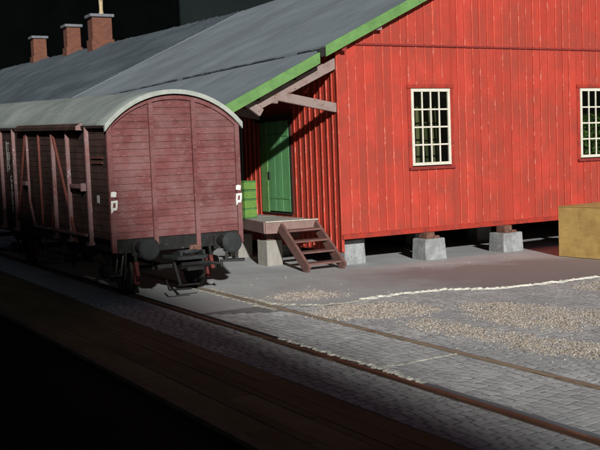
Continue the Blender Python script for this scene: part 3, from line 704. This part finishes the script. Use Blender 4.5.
# sides
ribs = [1.13, 2.45, 3.55, 7.05, 8.4, 9.7, 11.3, 12.7, 14.1]
def side(sx):
    mb = MB(); n = 17
    for i in range(n):
        a = ZF+(ZE-.02-ZF)*i/n+.004; b = ZF+(ZE-.02-ZF)*(i+1)/n-.004; j = rj(.003)
        x0, x1 = sorted((sx*(W2-.03), sx*(W2+j)))
        mb.box(x0, x1, .08, L-.05, a, b)
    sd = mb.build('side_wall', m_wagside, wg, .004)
    x0, x1 = sorted((sx*(W2-.07), sx*(W2-.034))); MB().box(x0, x1, .1, L-.06, ZF, ZE).build('side_lining', m_dark, sd)
    for y in ribs:
        x0, x1 = sorted((sx*(W2+.005), sx*(W2+.085)))
        r = MB().box(x0, x1, y-.035, y+.035, ZF-.12, ZE-.03)
        x0, x1 = sorted((sx*(W2+.006), sx*(W2+.14))); r.box(x0, x1, y-.09, y+.09, ZF-.16, ZF-.10)
        for zz in np.linspace(ZF+.08, ZE-.25, 7): r.tube((sx*(W2+.083), y, zz), (sx*(W2+.094), y, zz), .014, n=6)
        r.build('rib', m_wagrib, wg, .004)
    X = sx*(W2+.05)
    dm = MB()
    for i in range(n):
        a = ZF+.06+(ZE-.22-ZF)*i/n+.004; b = ZF+.06+(ZE-.22-ZF)*(i+1)/n-.004
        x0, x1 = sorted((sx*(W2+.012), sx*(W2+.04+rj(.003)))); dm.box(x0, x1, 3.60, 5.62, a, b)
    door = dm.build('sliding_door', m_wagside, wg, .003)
    x0, x1 = sorted((sx*(W2+.03), sx*(W2+.085)))
    MB().box(x0, x1, 5.67, 5.72, 1.80, 3.33).build('door_stile', m_wagrib, door, .004)
    MB().beam((sx*(W2+.06), 5.695, 1.82), (sx*(W2+.06), 5.30, 1.25), .05, .05).build('door_stile', m_wagrib, door, .004)
    MB().box(x0, x1, 4.61, 4.655, 1.32, 3.30).build('door_stile', m_wagbrace, door, .004)
    for p, q, m in (((5.86, 3.34), (6.95, 1.34), m_wagbrace), ((3.50, 3.26), (2.12, 1.05), m_wagbrace), ((3.62, 1.85), (4.0, 1.2), m_wagbrace)):
        MB().beam((sx*(W2+.045), p[0], p[1]), (sx*(W2+.045), q[0], q[1]), .06, .05, up=(1, 0, 0)).build('diagonal_brace', m, wg, .004)
    # upper door runner hood and lower rail
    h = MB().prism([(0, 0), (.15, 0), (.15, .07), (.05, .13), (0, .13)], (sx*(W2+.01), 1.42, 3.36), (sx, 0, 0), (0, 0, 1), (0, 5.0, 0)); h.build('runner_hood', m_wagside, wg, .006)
    h = MB().prism([(0, 0), (.16, 0), (.16, .08), (.05, .14), (0, .14)], (sx*(W2+.01), 1.38, 3.355), (sx, 0, 0), (0, 0, 1), (0, .035, 0)); h.build('hood_cap', m_wagrib, wg, .004)
    x0, x1 = sorted((sx*(W2+.09), sx*(W2+.13))); MB().box(x0, x1, 1.2, 5.1, 1.25, 1.30).build('door_rail', m_wagrib, wg, .006)
    # latches
    x0, x1 = sorted((sx*(W2+.01), sx*(W2+.12))); MB().box(x0, x1, 1.45, 2.2, 2.19, 2.27).box(x0, x1, 1.40, 1.47, 2.14, 2.30).build('latch_bar', m_wagrib if sx < 0 else m_iron, wg, .01)
    MB().box(x0, x1, 5.75, 6.15, 2.15, 2.24).build('door_handle', m_wagrib, wg, .01)
    # small ventilator ledge
    x0, x1 = sorted((sx*(W2+.005), sx*(W2+.03))); v = MB(); v.box(x0, x1, .28, .95, 2.70, 2.73); v.box(x0, x1, .28, .95, 2.80, 2.83); v.build('vent_ledge', m_wagbrace, wg, .003)
    x0, x1 = sorted((sx*(W2+.004), sx*(W2+.010))); MB().box(x0, x1, .62, .76, 1.93, 2.08).build('number_plate', m_letter, wg)
    # solebar
    x0, x1 = sorted((sx*(W2-.20), sx*(W2-.13))); MB().box(x0, x1, .1, L-.1, ZF-.27, ZF-.004).build('solebar', m_headst, wg)
side(-1); side(1)
# lettering on the track side
def text(s, size, m, parent, loc, lead=1.0):
    cu = bpy.data.curves.new('t', 'FONT'); cu.body = s; cu.size = size; cu.extrude = .002; cu.space_line = lead; cu.align_x = 'CENTER'
    o = bpy.data.objects.new('t', cu); C.objects.link(o); bpy.context.view_layer.update()
    me = bpy.data.meshes.new_from_object(o.evaluated_get(bpy.context.evaluated_depsgraph_get())); bpy.data.objects.remove(o)
    R = Matrix(((0, 0, -1), (-1, 0, 0), (0, 1, 0)))     # text x -> -Y, text y -> Z, normal -> -X
    for v in me.vertices: v.co = R @ v.co + Vector(loc)
    me.materials.clear(); me.materials.append(m)
    o = bpy.data.objects.new('lettering', me); C.objects.link(o); o.parent = parent; return o
text('T\nU\n5', .30, m_letter, wg, (-W2-.008, 7.78, 2.90), .72)
MB().box(-W2-.007, -W2-.005, 7.93, 7.99, 2.42, 3.14).build('lettering_bar', m_letter, wg)
text('G\nB\nD\nB\nK', .23, m_letter, wg, (-W2-.008, 7.62, 2.18), .78)
# white corner marks
def rough_poly(cx, cz_, pts, y): return MB().prism([(cx+a, cz_+b) for a, b in pts], (0, y, 0), (1, 0, 0), (0, 0, 1), (0, .008, 0))
for sx in (-1, 1):
    cx = sx*(W2-.065)
    rough_poly(cx, 2.115, [(-.06, -.045), (.045, -.055), (.06, .04), (.0, .055), (-.05, .045)], -.028).build('corner_mark', m_mark, wg)
    ring = MB()
    for q in ([(-.07, .13), (.085, .14), (.085, .085), (-.07, .08)], [(-.07, .08), (-.02, .08), (-.035, -.03), (-.08, -.02)], [(.04, .085), (.085, .085), (.075, -.03), (.03, -.03)], [(-.08, -.02), (.075, -.03), (.05, -.09), (-.075, -.075)], [(-.075, -.075), (-.01, -.08), (-.05, -.13), (-.075, -.16)]):
        ring.prism([(cx+a*.85, 1.88+b*.85) for a, b in q], (0, -.028, 0), (1, 0, 0), (0, 0, 1), (0, .008, 0))
    ring.build('corner_mark', m_mark, wg)
# headstock
MB().box(-W2+.1, -.546, -.01, .02, ZF-.27, ZF-.005).box(-.454, .354, -.01, .02, ZF-.27, ZF-.005).box(.446, W2-.1, -.01, .02, ZF-.27, ZF-.005).box(-W2+.1, W2-.1, .022, .12, ZF-.27, ZF-.005).build('headstock', m_headst, wg, .006)
MB().box(-W2+.1, W2-.1, L-.12, L, ZF-.27, ZF-.005).build('headstock', m_headst, wg)
MB().box(-W2+.02, W2-.02, .1, L-.1, ZF-.03, ZF-.002).build('floor', m_dark, wg)
def buffer(x, y, d):
    b = MB().lathe((x, y, 1.06), (0, d, 0), [(0, .155), (.05, .155), (.055, .115), (.30, .10), (.31, .075), (.53, .07)], 20)
    b.box(x-.15, x+.15, min(y, y+d*.02), max(y, y+d*.02), .90, 1.21)
    bo = b.build('buffer', m_headst, wg, 0, True)
    MB().lathe((x, y, 1.06), (0, d, 0), [(.53, .06), (.535, .205), (.565, .215), (.60, .18), (.607, .08)], 28).build('buffer_head', m_buf, bo, 0, True)
for x in (-.875, .875): buffer(x, -.012, -1); buffer(x, L, 1)
# running gear
def wheelset(y):
    ax = MB().tube((-1.12, y, .5), (1.12, y, .5), .07, n=12).build('axle', m_iron, wg)
    for sx in (-1, 1):
        MB().lathe((sx*.71, y, .515), (sx, 0, 0), [(0, .53), (.03, .535), (.035, .50), (.13, .49), (.132, .42), (.09, .40), (.07, .15), (.14, .13), (.16, .10)], 36).build('wheel', m_iron, ax, 0, True)
        # W-iron, spring, axle box
        wi = MB(); X = sx*1.06
        wi.prism([(y-.42, .96), (y-.30, .96), (y-.09, .40), (y-.15, .36)], (X-.01, 0, 0), (0, 1, 0), (0, 0, 1), (.02, 0, 0))
        wi.prism([(y+.42, .96), (y+.30, .96), (y+.09, .40), (y+.15, .36)], (X-.01, 0, 0), (0, 1, 0), (0, 0, 1), (.02, 0, 0))
        wi.box(X-.012, X+.012, y-.15, y+.15, .30, .36); wi.build('axle_guard', m_iron, wg)
        sp = MB()
        for k in range(6):
            hl = .50-.075*k; z = .70+.028*k if False else .86-.03*k
            sp.box(X+sx*.05-.04, X+sx*.05+.04, y-hl, y+hl, z, z+.024)
        sp.build('leaf_spring', m_iron, wg)
        ab = MB().box(min(X+sx*.02, X+sx*.22), max(X+sx*.02, X+sx*.22), y-.12, y+.12, .38, .64); ab.tube((X+sx*.2, y, .52), (X+sx*.26, y, .52), .09, n=14)
        ab.build('axle_box', m_iron, wg, .015)
        for yo in (-.66, .66):
            sh = MB().prism([(y+yo-.05, .28), (y+yo+.05, .28), (y+yo+.04, .72), (y+yo-.04, .72)], (sx*.74, 0, 0), (0, 1, 0), (0, 0, 1), (sx*.10, 0, 0)); sh.build('brake_shoe', m_ironred, wg, .01)
            MB().beam((sx*.80, y+yo, .70), (sx*.80, y+yo*.9, 1.0), .04, .05, up=(0, 1, 0)).build('brake_hanger', m_iron, wg)
wheelset(1.10); wheelset(8.5); wheelset(13.9)
# steps, handrails under the ends and middle
def step(x, y, ly, z, m=m_iron):
    s = MB().box(x-.12, x+.12, y-ly/2, y+ly/2, z, z+.03); s.beam((x+.10, y-ly/2+.05, z), (x+.18, y-ly/2+.05, 1.0), .03, .03, up=(0, 1, 0)); s.beam((x+.10, y+ly/2-.05, z), (x+.18, y+ly/2-.05, 1.0), .03, .03, up=(0, 1, 0))
    s.build('footstep', m, wg)
m_stp = mat('dusty_step', (.13, .115, .10), .85, .3, 8)
step(-1.32, .28, .40, .52, m_stp); step(-1.34, 4.7, 1.6, .50, m_stp); step(-1.32, 14.8, .4, .52, m_stp); 
for y in (3.1, 6.6):
    MB().beam((-1.16, y, 1.0), (-1.16, y+.25, .42), .05, .06, up=(1, 0, 0)).beam((-1.16, y+.5, 1.0), (-1.16, y+.25, .42), .05, .06, up=(1, 0, 0)).build('hanger', m_iron, wg)
MB().tube((-1.1, 2.0, .62), (-1.1, 7.6, .62), .03, n=8).tube((0, 1.2, .55), (0, 8.5, .55), .04, n=8).build('brake_rod', m_iron, wg)
MB().tube((-.45, 4.2, .75), (-.45, 5.3, .75), .22, n=18).build('brake_cylinder', m_iron, wg)
MB().beam((-1.25, 3.7, .98), (-1.32, 2.5, .62), .04, .06, up=(1, 0, 0)).build('brake_lever', m_iron, wg)
# red and dark brackets below the headstock
for x in (-.98, .62):
    MB().beam((x, -.03, .98), (x+.02, -.04, .78), .05, .04, up=(0, 1, 0)).build('hanger', m_iron, wg)
    MB().beam((x+.02, -.03, .80), (x+.05, -.05, .50), .07, .05, up=(0, 1, 0)).build('shunter_rail', m_ironred, wg, .01)
    MB().beam((x-.16, .0, .98), (x-.22, -.04, .45), .04, .04, up=(0, 1, 0)).build('hose', m_iron, wg, .01)
MB().beam((-.62, -.0, 1.0), (-.60, .0, .6), .05, .05, up=(0, 1, 0)).build('bracket', m_iron, wg)
# coupler
cp = MB().prism([(-.42, -.02), (.40, -.02), (.30, -.62), (.22, -.70), (-.26, -.70), (-.34, -.60)], (0.02, 0, .80), (1, 0, 0), (0, 1, 0), (0, 0, .07))
cp = cp.build('coupler', m_buf, wg, .012)
k = MB()
ring = [(.20*math.cos(a), -.38+.15*math.sin(a)) for a in np.linspace(0, 2*math.pi, 15)[:-1]]
for (a, b), (c, d) in zip(ring, ring[1:]+ring[:1]): k.tube((a, b, .93), (c, d, .93), .028, n=8)
k.beam((-.22, -.2, .88), (-.22, -.55, .92), .05, .09); k.beam((.24, -.2, .88), (.24, -.6, .92), .05, .09)
k.build('coupling_loop', m_buf, cp, 0, True)
k = MB(); k.beam((.0, .05, .66), (.02, -.66, .64), .34, .12); k.beam((.02, -.60, .64), (.02, -.72, .74), .62, .06); k.build('draw_gear', m_iron, cp, .01)
k = MB(); k.beam((-.28, -.30, .74), (-.24, -.48, .30), .05, .05, up=(0, 1, 0)); k.tube((-.30, -.50, .30), (.16, -.50, .29), .02, n=8); k.tube((-.45, -.42, .22), (.0, -.46, .21), .02, n=8)
k.tube((-.45, -.42, .22), (-.45, -.30, .4), .02, n=8); k.build('uncoupling_pin', m_iron, cp)
k = MB(); k.tube((.30, -.55, .70), (.62, -.62, .66), .03, n=8); k.tube((.60, -.62, .60), (.60, -.62, .74), .03, n=8); k.build('coupling_arm', m_iron, cp)
k = MB(); k.box(.18, .42, -.06, -.02, .86, 1.02); k.build('draw_plate', m_rust, cp)

# the body of the wagon rises very slightly towards its far end
for o in [wg]+list(wg.children_recursive):
    if o.type == 'MESH' and not o.get('_t'):
        for v in o.data.vertices:
            if v.co.y > 0 and v.co.z > 1.2: v.co.z += .032*v.co.y*(v.co.z-1.2)/2.24
